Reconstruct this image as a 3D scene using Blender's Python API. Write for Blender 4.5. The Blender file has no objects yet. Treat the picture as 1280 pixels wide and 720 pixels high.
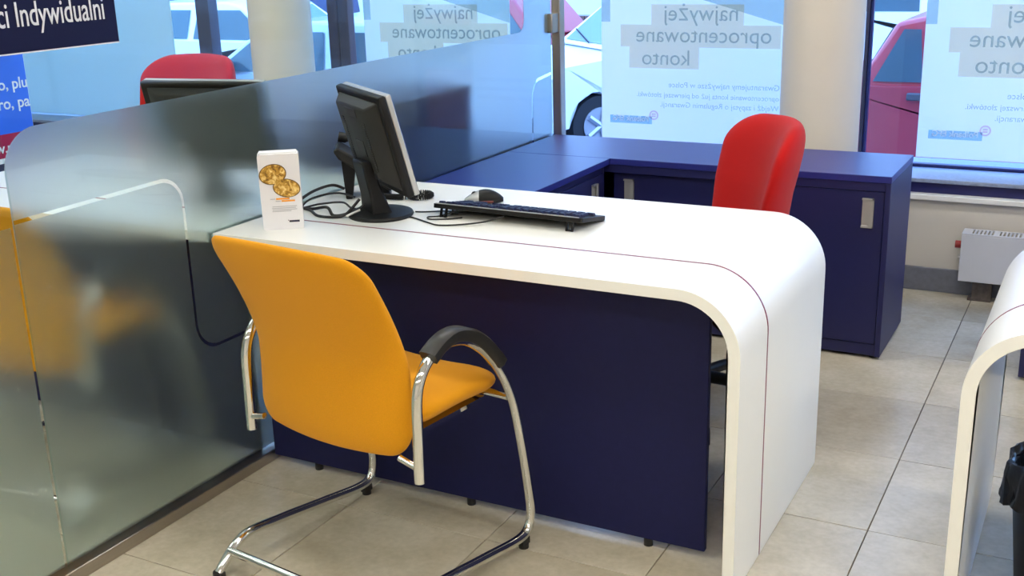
import bpy, bmesh, math, random
from mathutils import Vector, Matrix
random.seed(4)
S = bpy.context.scene
COL = S.collection
PI = math.pi
R = math.radians

# ------------------------------------------------------------------ camera
cam_d = bpy.data.cameras.new('camera'); cam = bpy.data.objects.new('camera', cam_d); COL.objects.link(cam)
S.camera = cam
yaw, pitch, roll, fpx = 0.4941, -0.2972, -0.0288, 1416.5
cyw, syw = math.cos(yaw), math.sin(yaw)
Fv = Vector((-syw*math.cos(pitch), cyw*math.cos(pitch), math.sin(pitch)))
Rt = Vector((cyw, syw, 0)); Up = Rt.cross(Fv)
cr, sr = math.cos(roll), math.sin(roll)
R2 = Rt*cr + Up*sr; U2 = Up*cr - Rt*sr
M4 = Matrix.Identity(4)
for i in range(3):
    M4[i][0] = R2[i]; M4[i][1] = U2[i]; M4[i][2] = -Fv[i]
M4.translation = (2.1496, -2.2680, 1.4825)
cam.matrix_world = M4
cam_d.sensor_fit = 'HORIZONTAL'; cam_d.sensor_width = 36; cam_d.lens = 36*fpx/1280
cam_d.clip_start = 0.05; cam_d.clip_end = 200

# ------------------------------------------------------------------ sky
W = bpy.data.worlds.new('World'); S.world = W; W.use_nodes = True
nt = W.node_tree; bg = nt.nodes['Background']
tc = nt.nodes.new('ShaderNodeTexCoord'); sp = nt.nodes.new('ShaderNodeSeparateXYZ'); cr_ = nt.nodes.new('ShaderNodeValToRGB')
nt.links.new(tc.outputs['Generated'], sp.inputs[0]); nt.links.new(sp.outputs['Z'], cr_.inputs[0]); nt.links.new(cr_.outputs[0], bg.inputs[0])
cr_.color_ramp.elements[0].color = (0.33, 0.58, 1.0, 1); cr_.color_ramp.elements[1].color = (0.20, 0.42, 1.0, 1)
bg.inputs[1].default_value = 4.2

# ------------------------------------------------------------------ exposure
vs = S.view_settings
vs.view_transform = 'Standard'; vs.look = 'None'; vs.gamma = 1; vs.use_curve_mapping = False
vs.exposure = 0.75
LAMP = 11.0      # strength of the ceiling luminaires

# ------------------------------------------------------------------ materials
def node_mat(name):
    m = bpy.data.materials.new(name); m.use_nodes = True
    return m, m.node_tree, m.node_tree.nodes['Principled BSDF']
def mat(name, col, rough=.5, metal=0, spec=.5, var=0, scale=30, bump=0, bscale=200, coat=0, sheen=0, emis=0):
    m, t, b = node_mat(name)
    b.inputs['Base Color'].default_value = (*col, 1); b.inputs['Roughness'].default_value = rough
    b.inputs['Metallic'].default_value = metal; b.inputs['Specular IOR Level'].default_value = spec
    b.inputs['Coat Weight'].default_value = coat; b.inputs['Coat Roughness'].default_value = .08
    if sheen: b.inputs['Sheen Weight'].default_value = sheen
    if emis: b.inputs['Emission Color'].default_value = (*col, 1); b.inputs['Emission Strength'].default_value = emis
    tcn = t.nodes.new('ShaderNodeTexCoord')
    if var:
        n = t.nodes.new('ShaderNodeTexNoise'); n.inputs['Scale'].default_value = scale; n.inputs['Detail'].default_value = 6
        t.links.new(tcn.outputs['Object'], n.inputs['Vector'])
        mx = t.nodes.new('ShaderNodeMix'); mx.data_type = 'RGBA'
        mx.inputs[6].default_value = (*[c*(1-var) for c in col], 1); mx.inputs[7].default_value = (*[min(1, c*(1+var)) for c in col], 1)
        t.links.new(n.outputs['Fac'], mx.inputs[0]); t.links.new(mx.outputs[2], b.inputs['Base Color'])
    if bump:
        n2 = t.nodes.new('ShaderNodeTexNoise'); n2.inputs['Scale'].default_value = bscale; n2.inputs['Detail'].default_value = 3
        t.links.new(tcn.outputs['Object'], n2.inputs['Vector'])
        bp = t.nodes.new('ShaderNodeBump'); bp.inputs['Strength'].default_value = bump; bp.inputs['Distance'].default_value = .002
        t.links.new(n2.outputs['Fac'], bp.inputs['Height']); t.links.new(bp.outputs[0], b.inputs['Normal'])
    return m
def glass_mat(name, tint=(1, 1, 1), refl=1.0):
    m, t, b = node_mat(name); t.nodes.remove(b)
    out = t.nodes['Material Output']
    tr = t.nodes.new('ShaderNodeBsdfTransparent'); tr.inputs[0].default_value = (*tint, 1)
    gl = t.nodes.new('ShaderNodeBsdfGlossy'); gl.inputs['Roughness'].default_value = .02
    fr = t.nodes.new('ShaderNodeLayerWeight'); fr.inputs[0].default_value = .5
    pw = t.nodes.new('ShaderNodeMath'); pw.operation = 'POWER'; pw.inputs[1].default_value = 5
    ml = t.nodes.new('ShaderNodeMath'); ml.operation = 'MULTIPLY_ADD'; ml.inputs[1].default_value = .8*refl; ml.inputs[2].default_value = .025
    mx = t.nodes.new('ShaderNodeMixShader')
    t.links.new(fr.outputs['Facing'], pw.inputs[0]); t.links.new(pw.outputs[0], ml.inputs[0]); t.links.new(ml.outputs[0], mx.inputs[0])
    t.links.new(tr.outputs[0], mx.inputs[1]); t.links.new(gl.outputs[0], mx.inputs[2]); t.links.new(mx.outputs[0], out.inputs[0])
    return m
def frost_mat():
    m, t, b = node_mat('frosted film'); t.nodes.remove(b)
    out = t.nodes['Material Output']
    rf = t.nodes.new('ShaderNodeBsdfRefraction'); rf.inputs['Roughness'].default_value = .42; rf.inputs['IOR'].default_value = 1.25
    rf.inputs['Color'].default_value = (.86, .90, .92, 1)
    tl = t.nodes.new('ShaderNodeBsdfTranslucent'); tl.inputs[0].default_value = (.75, .8, .82, 1)
    df = t.nodes.new('ShaderNodeBsdfDiffuse'); df.inputs[0].default_value = (.6, .64, .66, 1)
    m1 = t.nodes.new('ShaderNodeMixShader'); m1.inputs[0].default_value = .05
    m2 = t.nodes.new('ShaderNodeMixShader'); m2.inputs[0].default_value = .03
    t.links.new(rf.outputs[0], m1.inputs[1]); t.links.new(tl.outputs[0], m1.inputs[2])
    t.links.new(m1.outputs[0], m2.inputs[1]); t.links.new(df.outputs[0], m2.inputs[2]); t.links.new(m2.outputs[0], out.inputs[0])
    return m
def banner_mat(name, col, trans=.55):
    m, t, b = node_mat(name); t.nodes.remove(b)
    out = t.nodes['Material Output']
    tl = t.nodes.new('ShaderNodeBsdfTranslucent'); tl.inputs[0].default_value = (*col, 1)
    df = t.nodes.new('ShaderNodeBsdfDiffuse'); df.inputs[0].default_value = (*col, 1)
    m1 = t.nodes.new('ShaderNodeMixShader'); m1.inputs[0].default_value = trans
    t.links.new(df.outputs[0], m1.inputs[1]); t.links.new(tl.outputs[0], m1.inputs[2]); t.links.new(m1.outputs[0], out.inputs[0])
    return m
def ink_mat(name, col):
    m, t, b = node_mat(name); t.nodes.remove(b)
    tr = t.nodes.new('ShaderNodeBsdfTransparent'); tr.inputs[0].default_value = (*col, 1)
    df = t.nodes.new('ShaderNodeBsdfDiffuse'); df.inputs[0].default_value = (*col, 1)
    mx = t.nodes.new('ShaderNodeMixShader'); mx.inputs[0].default_value = .12
    t.links.new(tr.outputs[0], mx.inputs[1]); t.links.new(df.outputs[0], mx.inputs[2])
    t.links.new(mx.outputs[0], t.nodes['Material Output'].inputs[0])
    return m
def tile_mat():
    m, t, b = node_mat('floor tile')
    tcn = t.nodes.new('ShaderNodeTexCoord'); oi = t.nodes.new('ShaderNodeObjectInfo'); ge = t.nodes.new('ShaderNodeNewGeometry')
    n = t.nodes.new('ShaderNodeTexNoise'); n.inputs['Scale'].default_value = 5; n.inputs['Detail'].default_value = 8; n.inputs['Roughness'].default_value = .62
    n2 = t.nodes.new('ShaderNodeTexNoise'); n2.inputs['Scale'].default_value = 60; n2.inputs['Detail'].default_value = 4
    ad = t.nodes.new('ShaderNodeVectorMath'); ad.operation = 'ADD'
    t.links.new(ge.outputs['Position'], ad.inputs[0]); t.links.new(oi.outputs['Random'], ad.inputs[1])
    t.links.new(ad.outputs[0], n.inputs['Vector']); t.links.new(ad.outputs[0], n2.inputs['Vector'])
    r = t.nodes.new('ShaderNodeValToRGB')
    r.color_ramp.elements[0].position = .3; r.color_ramp.elements[0].color = (.52, .46, .34, 1)
    r.color_ramp.elements[1].position = .7; r.color_ramp.elements[1].color = (.70, .645, .52, 1)
    t.links.new(n.outputs['Fac'], r.inputs[0])
    mx = t.nodes.new('ShaderNodeMix'); mx.data_type = 'RGBA'; mx.blend_type = 'MULTIPLY'; mx.inputs[0].default_value = .25
    t.links.new(r.outputs[0], mx.inputs[6]); t.links.new(n2.outputs['Fac'], mx.inputs[7])
    t.links.new(mx.outputs[2], b.inputs['Base Color']); b.inputs['Roughness'].default_value = .27
    bp = t.nodes.new('ShaderNodeBump'); bp.inputs['Strength'].default_value = .08; bp.inputs['Distance'].default_value = .004
    t.links.new(n.outputs['Fac'], bp.inputs['Height']); t.links.new(bp.outputs[0], b.inputs['Normal'])
    return m
def brushed_mat(name, col):
    m, t, b = node_mat(name)
    b.inputs['Metallic'].default_value = 1; b.inputs['Roughness'].default_value = .32
    tcn = t.nodes.new('ShaderNodeTexCoord'); mp = t.nodes.new('ShaderNodeMapping'); mp.inputs['Scale'].default_value = (300, 2, 300)
    n = t.nodes.new('ShaderNodeTexNoise'); n.inputs['Scale'].default_value = 3
    t.links.new(tcn.outputs['Object'], mp.inputs[0]); t.links.new(mp.outputs[0], n.inputs['Vector'])
    mx = t.nodes.new('ShaderNodeMix'); mx.data_type = 'RGBA'
    mx.inputs[6].default_value = (*[c*.8 for c in col], 1); mx.inputs[7].default_value = (*col, 1)
    t.links.new(n.outputs['Fac'], mx.inputs[0]); t.links.new(mx.outputs[2], b.inputs['Base Color'])
    return m
def coin_mat():
    m, t, b = node_mat('printed gold coin')
    tcn = t.nodes.new('ShaderNodeTexCoord'); v = t.nodes.new('ShaderNodeTexNoise'); v.inputs['Scale'].default_value = 70; v.inputs['Detail'].default_value = 5
    v.inputs['Distortion'].default_value = 1.2
    t.links.new(tcn.outputs['Object'], v.inputs['Vector'])
    r = t.nodes.new('ShaderNodeValToRGB'); e = r.color_ramp.elements
    e[0].position = .32; e[0].color = (.16, .07, .01, 1); e[1].position = .68; e[1].color = (.95, .75, .32, 1)
    k = e.new(.5); k.color = (.60, .33, .05, 1)
    t.links.new(v.outputs['Fac'], r.inputs[0]); t.links.new(r.outputs[0], b.inputs['Base Color']); b.inputs['Roughness'].default_value = .4
    return m
def wall_print(name, c0, c1, scale):
    m, t, b = node_mat(name)
    tcn = t.nodes.new('ShaderNodeTexCoord'); n = t.nodes.new('ShaderNodeTexNoise'); n.inputs['Scale'].default_value = scale; n.inputs['Detail'].default_value = 3
    t.links.new(tcn.outputs['Object'], n.inputs['Vector'])
    r = t.nodes.new('ShaderNodeValToRGB'); r.color_ramp.elements[0].position = .4; r.color_ramp.elements[1].position = .6
    r.color_ramp.elements[0].color = (*c0, 1); r.color_ramp.elements[1].color = (*c1, 1)
    t.links.new(n.outputs['Fac'], r.inputs[0]); t.links.new(r.outputs[0], b.inputs['Base Color']); b.inputs['Roughness'].default_value = .6
    return m

M = dict(
    white=mat('white desk laminate', (.88, .88, .84), .32, var=.015, scale=8, coat=.2),
    inlay=mat('dark red inlay', (.20, .003, .03), .4),
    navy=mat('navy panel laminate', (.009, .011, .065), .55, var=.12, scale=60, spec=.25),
    navy_top_sky=mat('blue laminate with sky sheen', (.018, .024, .20), .36, var=.10, scale=70, spec=.6),  # cabinet tops: reflected sky put into a brighter blue than the sides
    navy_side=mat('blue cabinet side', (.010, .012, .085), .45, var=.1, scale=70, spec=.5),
    plinth=mat('black plastic', (.01, .01, .012), .5),
    yellow=mat('yellow wool fabric', (.78, .33, .008), .85, spec=.15, var=.10, scale=350, bump=.5, bscale=900, sheen=.1),
    red=mat('red wool fabric', (.50, .008, .008), .85, spec=.15, var=.12, scale=350, bump=.5, bscale=900, sheen=.1),
    chrome=mat('chrome tube', (.78, .78, .76), .07, 1),
    black=mat('black plastic satin', (.0075, .0075, .008), .48, spec=.25, var=.1, scale=40, bump=.05, bscale=600),
    pad=mat('black armrest pad', (.016, .015, .014), .42, bump=.1, bscale=500),
    dkgrey=mat('dark grey plastic', (.020, .020, .019), .5, spec=.25, var=.05),
    silver=mat('silver plastic', (.48, .49, .5), .35, .6),
    alu=mat('brushed handle', (.62, .62, .60), .42, .7),
    steel=brushed_mat('brushed steel', (.50, .46, .41)),
    keys=mat('dark blue-black keys', (.010, .013, .05), .45, spec=.3),
    frost=frost_mat(), glass=glass_mat('partition glass', (.93, .985, .97)), wglass=glass_mat('window glass', (.96, .985, 1)),
    tile=tile_mat(), grout=mat('dark grout', (.10, .09, .075), .8, var=.2),
    wall=mat('warm white wall paint', (.66, .62, .55), .7, var=.04, scale=6, bump=.05, bscale=300),
    ceil=mat('ceiling paint', (.85, .85, .83), .8, var=.02, scale=4),
    column=mat('cream column paint', (.72, .66, .56), .6, var=.03, scale=9, bump=.04, bscale=250),
    base=mat('grey stone baseboard', (.16, .17, .21), .4, var=.25, scale=50),
    ledge=mat('blue-grey window ledge stone', (.26, .32, .46), .3, var=.35, scale=60),
    frame=mat('dark blue window frame', (.012, .014, .10), .35),
    mull=mat('dark brown mullion', (.045, .035, .06), .4),
    trimw=mat('white ledge trim', (.82, .82, .80), .35),
    rad=mat('white radiator enamel', (.66, .68, .74), .35, var=.02),
    radd=mat('radiator inside', (.10, .11, .14), .6),
    rust=mat('mottled pipe bracket', (.13, .11, .10), .6, .3, var=.7, scale=60),
    knob=mat('red knob', (.35, .02, .02), .4),
    banner=banner_mat('pale banner cloth', (.88, .93, .95), .6), banner_text=ink_mat('banner grey lettering', (.78, .84, .86)),
    banner_green=banner_mat('pale green banner cloth', (.66, .80, .80), .5),
    banner_pic=ink_mat('banner picture print', (.78, .86, .86)), banner_box=ink_mat('banner beige print', (.95, .91, .80)),
    banner_logo=ink_mat('banner blue print', (.70, .84, .90)), banner_red=ink_mat('banner red print', (.92, .74, .78)),
    sign=mat('navy sign board', (.004, .004, .035), .5, spec=.2), signtxt=mat('sign lettering', (.72, .72, .74), .5),
    pblue=mat('bright blue print', (.03, .16, .85), .4, var=.15, scale=3), pred=mat('crimson print', (.42, .01, .06), .4), pwhite=mat('white print', (.85, .87, .9), .5),
    paper=mat('white card', (.80, .80, .84), .45), coin=coin_mat(), coinrim=mat('coin edge print', (.13, .07, .02), .4),
    orange=mat('orange print', (.9, .36, .04), .5), grey=mat('grey print', (.42, .42, .46), .6), ink=mat('dark ink', (.03, .03, .06), .5),
    bag=mat('black bin bag', (.012, .012, .016), .22, bump=.8, bscale=22), asphalt=mat('street paving', (.24, .25, .28), .9, var=.3, scale=2),
    kerb=mat('kerb stone', (.45, .46, .48), .8, var=.2, scale=5),
    render=mat('pale house render', (.72, .72, .70), .9, var=.05, scale=1), brick=mat('brown brick', (.16, .075, .06), .85, var=.3, scale=4), mortar=mat('mortar', (.45, .42, .38), .9),
    c_red=mat('red car paint', (.50, .035, .06), .35, coat=.6, var=.06, scale=3), c_white=mat('white car paint', (.85, .86, .88), .3, coat=.5),
    c_silver=mat('silver car paint', (.50, .56, .62), .3, .4, coat=.6), c_blue=mat('dark blue car paint', (.03, .05, .16), .3, coat=.6),
    c_glass=mat('car glass with sky tone', (.10, .20, .25), .06, spec=.9), tyre=mat('tyre rubber', (.015, .015, .018), .8), rim=mat('wheel rim', (.45, .46, .5), .35, .8),  # window glass: pale cyan base colour stands in for reflected sky
    clad=mat('grey plastic cladding', (.10, .10, .12), .7), led=mat('lamp diffuser', (1, .95, .86), .5, emis=LAMP),
    lampw=mat('lamp housing', (.8, .8, .8), .5), screen=mat('dark screen', (.01, .01, .012), .15), mred=mat('mouse dark red', (.10, .012, .012), .3),
    pvc=mat('grey box board', (.025, .035, .14), .5, var=.05),
)

# ------------------------------------------------------------------ mesh helpers
def fin(name, bm, m, parent=None, smooth=None, bevel=0, seg=2):
    me = bpy.data.meshes.new(name); bmesh.ops.recalc_face_normals(bm, faces=bm.faces[:]); bm.to_mesh(me); bm.free()
    o = bpy.data.objects.new(name, me); COL.objects.link(o)
    ms = m if isinstance(m, (list, tuple)) else [m]
    for k in ms: me.materials.append(M[k] if isinstance(k, str) else k)
    if smooth: 
        for p in me.polygons: p.use_smooth = True
        if smooth < 180: me.set_sharp_from_angle(angle=R(smooth))
    if bevel:
        b = o.modifiers.new('bevel', 'BEVEL'); b.width = bevel; b.segments = seg; b.limit_method = 'ANGLE'; b.angle_limit = R(40)
        for p in me.polygons: p.use_smooth = True
        me.set_sharp_from_angle(angle=R(35))
    if parent is not None: o.parent = parent
    return o
def BM(): return bmesh.new()
def box(bm, x0, x1, y0, y1, z0, z1, mi=0, T=None):
    v = [bm.verts.new(Vector(p)) for p in ((x0,y0,z0),(x1,y0,z0),(x1,y1,z0),(x0,y1,z0),(x0,y0,z1),(x1,y0,z1),(x1,y1,z1),(x0,y1,z1))]
    if T: 
        for q in v: q.co = T @ q.co
    for f in ((0,3,2,1),(4,5,6,7),(0,1,5,4),(1,2,6,5),(2,3,7,6),(3,0,4,7)):
        bm.faces.new([v[i] for i in f]).material_index = mi
    return bm
def prism(bm, pts, axis, a, b, mi=0, T=None):
    """extrude 2D polygon pts along axis (0,1,2) from a to b"""
    def P(p, w):
        c = [p[0], p[1]]; c.insert(axis, w); q = Vector(c); return T @ q if T else q
    A = [bm.verts.new(P(p, a)) for p in pts]; B = [bm.verts.new(P(p, b)) for p in pts]
    n = len(pts)
    fs = [bm.faces.new(A), bm.faces.new(B[::-1])]
    for i in range(n): fs.append(bm.faces.new([A[i], B[i], B[(i+1)%n], A[(i+1)%n]]))
    for f in fs: f.material_index = mi
    bmesh.ops.triangulate(bm, faces=[f for f in fs[:2] if len(f.verts) > 4])
    return bm
def arc(cx, cy, r, a0, a1, n=10): return [(cx+r*math.cos(R(a0+(a1-a0)*i/n)), cy+r*math.sin(R(a0+(a1-a0)*i/n))) for i in range(n+1)]
def rrect(x0, x1, y0, y1, r, n=6):
    return arc(x1-r, y1-r, r, 0, 90, n)+arc(x0+r, y1-r, r, 90, 180, n)+arc(x0+r, y0+r, r, 180, 270, n)+arc(x1-r, y0+r, r, 270, 360, n)
def spline(pts, n=8, closed=False):
    P = [Vector(p) for p in pts]; out = []; L = len(P)
    rng = range(L if closed else L-1)
    for i in rng:
        g = lambda k: P[k % L] if closed else P[max(0, min(L-1, k))]
        p0, p1, p2, p3 = g(i-1), g(i), g(i+1), g(i+2)
        for j in range(n):
            t = j/n
            out.append(.5*((2*p1)+(p2-p0)*t+(2*p0-5*p1+4*p2-p3)*t*t+(3*p1-p0-3*p2+p3)*t**3))
    if not closed: out.append(P[-1])
    return out
def tube(bm, pts, r, seg=10, closed=False, sm=8, mi=0, flat=None):
    P = spline(pts, sm, closed) if sm else [Vector(p) for p in pts]
    n = len(P); rings = []; up = None
    for i, p in enumerate(P):
        if closed: d = P[(i+1)%n]-P[i-1]
        else: d = P[min(n-1, i+1)]-P[max(0, i-1)]
        if d.length < 1e-9: d = Vector((0,0,1))
        d.normalize()
        if up is None: up = Vector((0,0,1)) if abs(d.z) < .9 else Vector((1,0,0))
        s = d.cross(up).normalized(); up = s.cross(d).normalized()
        rr = r(i/(n-1)) if callable(r) else r
        fx, fz = (flat or (1, 1))
        rings.append([bm.verts.new(p+(s*math.cos(2*PI*k/seg)*fx+up*math.sin(2*PI*k/seg)*fz)*rr) for k in range(seg)])
    for i in range(n if closed else n-1):
        A, B = rings[i], rings[(i+1)%n]
        for k in range(seg): bm.faces.new([A[k], A[(k+1)%seg], B[(k+1)%seg], B[k]]).material_index = mi
    if not closed:
        bm.faces.new(rings[0][::-1]).material_index = mi; bm.faces.new(rings[-1]).material_index = mi
    return bm
def lathe(bm, prof, seg=32, c=(0,0,0), sx=1, sy=1, mi=0):
    rings = []
    for r, z in prof:
        rings.append([bm.verts.new((c[0]+sx*max(r,1e-4)*math.cos(2*PI*k/seg), c[1]+sy*max(r,1e-4)*math.sin(2*PI*k/seg), c[2]+z)) for k in range(seg)])
    for A, B in zip(rings, rings[1:]):
        for k in range(seg): bm.faces.new([A[k], A[(k+1)%seg], B[(k+1)%seg], B[k]]).material_index = mi
    bm.faces.new(rings[0][::-1]).material_index = mi; bm.faces.new(rings[-1]).material_index = mi
    return bm
def cyl(bm, a, b, r, seg=16, mi=0): return tube(bm, [a, b], r, seg, sm=0, mi=mi)
def pillow(bm, w, h, t, rc, fn, rings=9, n=10, ex=5):
    """soft slab: rounded rect w x h (u,v) and thickness t, mapped through fn(u, v, s)->xyz, s in -t/2..t/2"""
    def outline(k):
        hw, hh = w/2*k, h/2*k; r = min(rc*max(k, .05), hw*.99, hh*.99)
        P = rrect(-hw, hw, -hh, hh, r, n); out = []
        for i, p in enumerate(P):          # fill the straight runs with points
            q = P[(i+1) % len(P)]; out.append(p)
            if i % (n+1) == n:
                m = 16 if abs(q[0]-p[0]) > abs(q[1]-p[1]) else 18
                for j in range(1, m): out.append((p[0]+(q[0]-p[0])*j/m, p[1]+(q[1]-p[1])*j/m))
        return out
    KS = [.02, .1, .2, .3, .4, .5, .6, .68, .76, .83, .89, .94, .97, .992, 1]; rings = len(KS)-1
    def side(sg):
        res = []
        for i in range(rings+1):
            k = KS[i]
            th = t/2*(1-k**ex)**.5 if k < 1 else 0
            res.append([(u, v, sg*th) for u, v in outline(k)])
        return res
    for sg in (1, -1):
        rg = side(sg)
        if sg == 1: V = [[bm.verts.new(fn(*p)) for p in ring] for ring in rg]; edge = V[-1]
        else: V = [[bm.verts.new(fn(*p)) for p in ring] for ring in rg[:-1]]+[edge]
        m_ = len(V[0])
        for A, B in zip(V, V[1:]):
            for k in range(m_): bm.faces.new([A[k], A[(k+1)%m_], B[(k+1)%m_], B[k]])
        bm.faces.new(V[0])
    return bm
def tag(o, label=None, cat=None, group=None, kind=None):
    if label: o['label'] = label
    if cat: o['category'] = cat
    if group: o['group'] = group
    if kind: o['kind'] = kind
    return o
def thing(name, label, cat, loc=(0,0,0), rz=0, group=None):
    o = bpy.data.objects.new(name, None); COL.objects.link(o); o.location = loc; o.rotation_euler = (0, 0, rz); o.empty_display_size = .1
    return tag(o, label, cat, group)
def struct(name): 
    o = bpy.data.objects.new(name, None); COL.objects.link(o); o['kind'] = 'structure'; return o
def copy_tree(o, parent=None):
    c = o.copy(); COL.objects.link(c); c.parent = parent
    for ch in list(o.children): copy_tree(ch, c)
    return c
def text_bm(s, width, depth=.001, bold=0, height=None, shear=0):
    """text mesh in XZ plane, left edge x=0, baseline z=0, scaled to the width, facing -y"""
    cu = bpy.data.curves.new('t', 'FONT'); cu.body = s; cu.extrude = .01; cu.offset = bold; cu.shear = shear; cu.resolution_u = 4
    ob = bpy.data.objects.new('t', cu); COL.objects.link(ob)
    dg = bpy.context.evaluated_depsgraph_get(); dg.update()
    me = bpy.data.meshes.new_from_object(ob.evaluated_get(dg))
    bpy.data.objects.remove(ob); bm = bmesh.new(); bm.from_mesh(me); bpy.data.meshes.remove(me)
    xs = [v.co.x for v in bm.verts]; x0, x1 = min(xs), max(xs); k = width/(x1-x0)
    kz = k if not height else height/ (max(v.co.y for v in bm.verts))
    for v in bm.verts:
        x, y, z = v.co; v.co = Vector(((x-x0)*k, -(z/.01)*depth/2, y*kz))
    for f in bm.faces: f.material_index = 0
    return bm
def xf(bm, T):
    for v in bm.verts: v.co = T @ v.co
    return bm
Tr = Matrix.Translation
def Rz(a): return Matrix.Rotation(R(a), 4, 'Z')
def Rx(a): return Matrix.Rotation(R(a), 4, 'X')
def Ry(a): return Matrix.Rotation(R(a), 4, 'Y')

# ================================================================== SETTING
H = .74; D = .7936; Wd = 1.488; YI = 1.7105; YB = 2.1506; XC = 1.4978; XI = .4498; ZC = .6727; YW = 2.66
# floor: slab of grout, tiles one by one where the camera sees them
fl = struct('floor')
for nm, args in (('floor_slab', (-7, 7, -6, YW, -.25, -.005)),):
    fin(nm, box(BM(), *args), 'grout', fl)
TX, TY, X0T, Y0T = .4375, .4592, 1.7052, 1.8349
J = .0013
tb = BM(); prism(tb, rrect(J, TX-J, J, TY-J, .002, 1), 2, -.006, 0)
tile0 = fin('tile', tb, 'tile', fl, bevel=.0008, seg=1)
first = True
for i in range(-15, 5):
    for j in range(-8, 3):
        x, y = X0T+i*TX, Y0T+j*TY
        if y+TY > YW+.02 or (i < -6 and j < -5) or x > 3.2: 
            if not (j == 1 and y < YW): continue
        o = tile0 if first else tile0.copy()
        if not first: COL.objects.link(o); o.parent = fl
        first = False
        o.location = (x, y, random.uniform(-.0004, .0004))
# outlying floor, out of the frame, joined
fb = BM()
for i in range(-20, 13):
    for j in range(-17, 3):
        x, y = X0T+i*TX, Y0T+j*TY
        inside = -15 <= i < 5 and -8 <= j < 3 and not ((y+TY > YW+.02 and j != 1) or (i < -6 and j < -5) or x > 3.2)
        if inside or j == 2 or abs(x) > 6.6: continue
        box(fb, x+J, x+TX-J, y+J, y+TY-J, -.012, 0)
tag(fin('outlying_tiles', fb, 'tile', fl), kind='stuff')

# back wall under the windows, with ledge trim, lintel and end piers
wb = struct('wall_back')
fin('wall_panel', box(BM(), -6, 6, YW, YW+.3, 0, .40), 'wall', wb)
fin('recess_panel', box(BM(), -6, 6, YW+.012, YW+.3, .40, .468), 'frame', wb)
fin('lintel', box(BM(), -6, 6, YW, YW+.35, 2.25, 2.9), 'wall', wb)
t1 = tag(fin('trim_1', box(BM(), -6, 6, YW-.03, YW+.02, .397, .421), 'trimw', bevel=.004), kind='structure')
t2 = tag(fin('trim_2', box(BM(), -6, 6, YW-.004, 3.14, .466, .483), 'ledge', bevel=.003), kind='structure')
tag(fin('baseboard_back', box(BM(), -6, 6, YW-.014, YW+.001, 0, .102), 'base', bevel=.003), kind='structure')
tag(fin('ceiling', box(BM(), -6.5, 6.5, -6, 3.0, 2.75, 2.95), 'ceil'), kind='structure')
tag(fin('wall_left', box(BM(), -6.2, -6, -6, 3.0, 0, 2.8), 'wall'), kind='structure')
tag(fin('wall_right', box(BM(), 6, 6.2, -6, 3.0, 0, 2.8), 'wall'), kind='structure')
tag(fin('wall_front', box(BM(), -6.2, 6.2, -6.2, -6, 0, 2.8), 'wall'), kind='structure')
# windows: dark frames and panes between mullions
YG = 2.93
def window(n, x0, x1, fm='frame', wl=.014, wr=.014, md=.04):
    if wl < .02 and wr < .02: md = .015
    w = struct('window_%d' % n)
    bm = BM()
    box(bm, x0, x1, YG-.02, YG+.02, .483, .497); box(bm, x0, x1, YG-.03, YG+.03, 2.2, 2.25)
    fin('window_frame', bm, 'frame', w, bevel=.004)
    fin('mullion', box(BM(), x0, x0+wl, YG-md, YG+md,   .497, 2.2), fm, w, bevel=.004)
    fin('mullion', box(BM(), x1-wr, x1, YG-md, YG+md,   .497, 2.2), fm, w, bevel=.004)
    fin('pane', box(BM(), x0+wl, x1-wr, YG-.004, YG+.004, .497, 2.2), 'wglass', w)
window(1, -6, -2.68); window(2, -2.68, -1.665, 'mull', .10, .065); window(3, -1.665, 1.160, 'mull', .065, .014, .03); window(4, 1.16, 4.0); window(5, 4.0, 6)
# round columns
for i, (cx, lab) in enumerate(((1.070, 'a'), (-1.700, 'b'))):
    o = fin('trim_%d' % (3+i), lathe(BM(), [(.160, 0), (.160, 2.75)], 64, (cx, 2.45, 0)), 'column', smooth=40); tag(o, kind='structure')

# ceiling luminaires
lw = BM(); box(lw, -.62, .62, -.16, .16, 0, .06)
li0 = thing('ceiling_light', 'long white ceiling luminaire with warm diffuser, out of the photograph', 'ceiling light', group='luminaires on the ceiling')
fin('housing', lw, 'lampw', li0); fin('diffuser', box(BM(), -.59, .59, -.135, .135, -.006, .0), 'led', li0)
k = 0
for x in (-2.2, 0.0, 2.2, 4.2):
    for y in (-4.6, -2.7, -.8, 1.1):
        o = li0 if k == 0 else copy_tree(li0)
        o.location = (x, y, 2.69); k += 1

# ================================================================== OUTSIDE
GZ = -.55
st = tag(fin('street', box(BM(), -40, 30, 3.14, 16, GZ-.3, GZ), 'asphalt'), kind='structure')
tag(fin('trim_5', box(BM(), -40, 30, 3.02, 3.16, GZ, .465), 'kerb'), kind='structure')
tag(fin('pavement', box(BM(), -40, 30, 14.0, 16.2, GZ, GZ+.12), 'kerb'), kind='structure')
house = thing('house_front', 'pale rendered building across the street with a brown brick plinth', 'building', (0, 16, GZ))
fin('wall', box(BM(), -40, 30, 0.1, 1, 0, 7), 'render', house)
fin('mortar_plinth', box(BM(), -40, 30, .04, .1, 0, .78), 'mortar', house)
bb = BM()
for j in range(8):
    for i in range(-120, 40):
        x = i*.25+(.125 if j % 2 else 0)
        if not (-12 < x < 4): continue
        box(bb, x+.008, x+.242, 0, .05, .13+j*.08, .13+j*.08+.07)
tag(fin('brick', bb, 'brick', house), kind='stuff')
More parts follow.
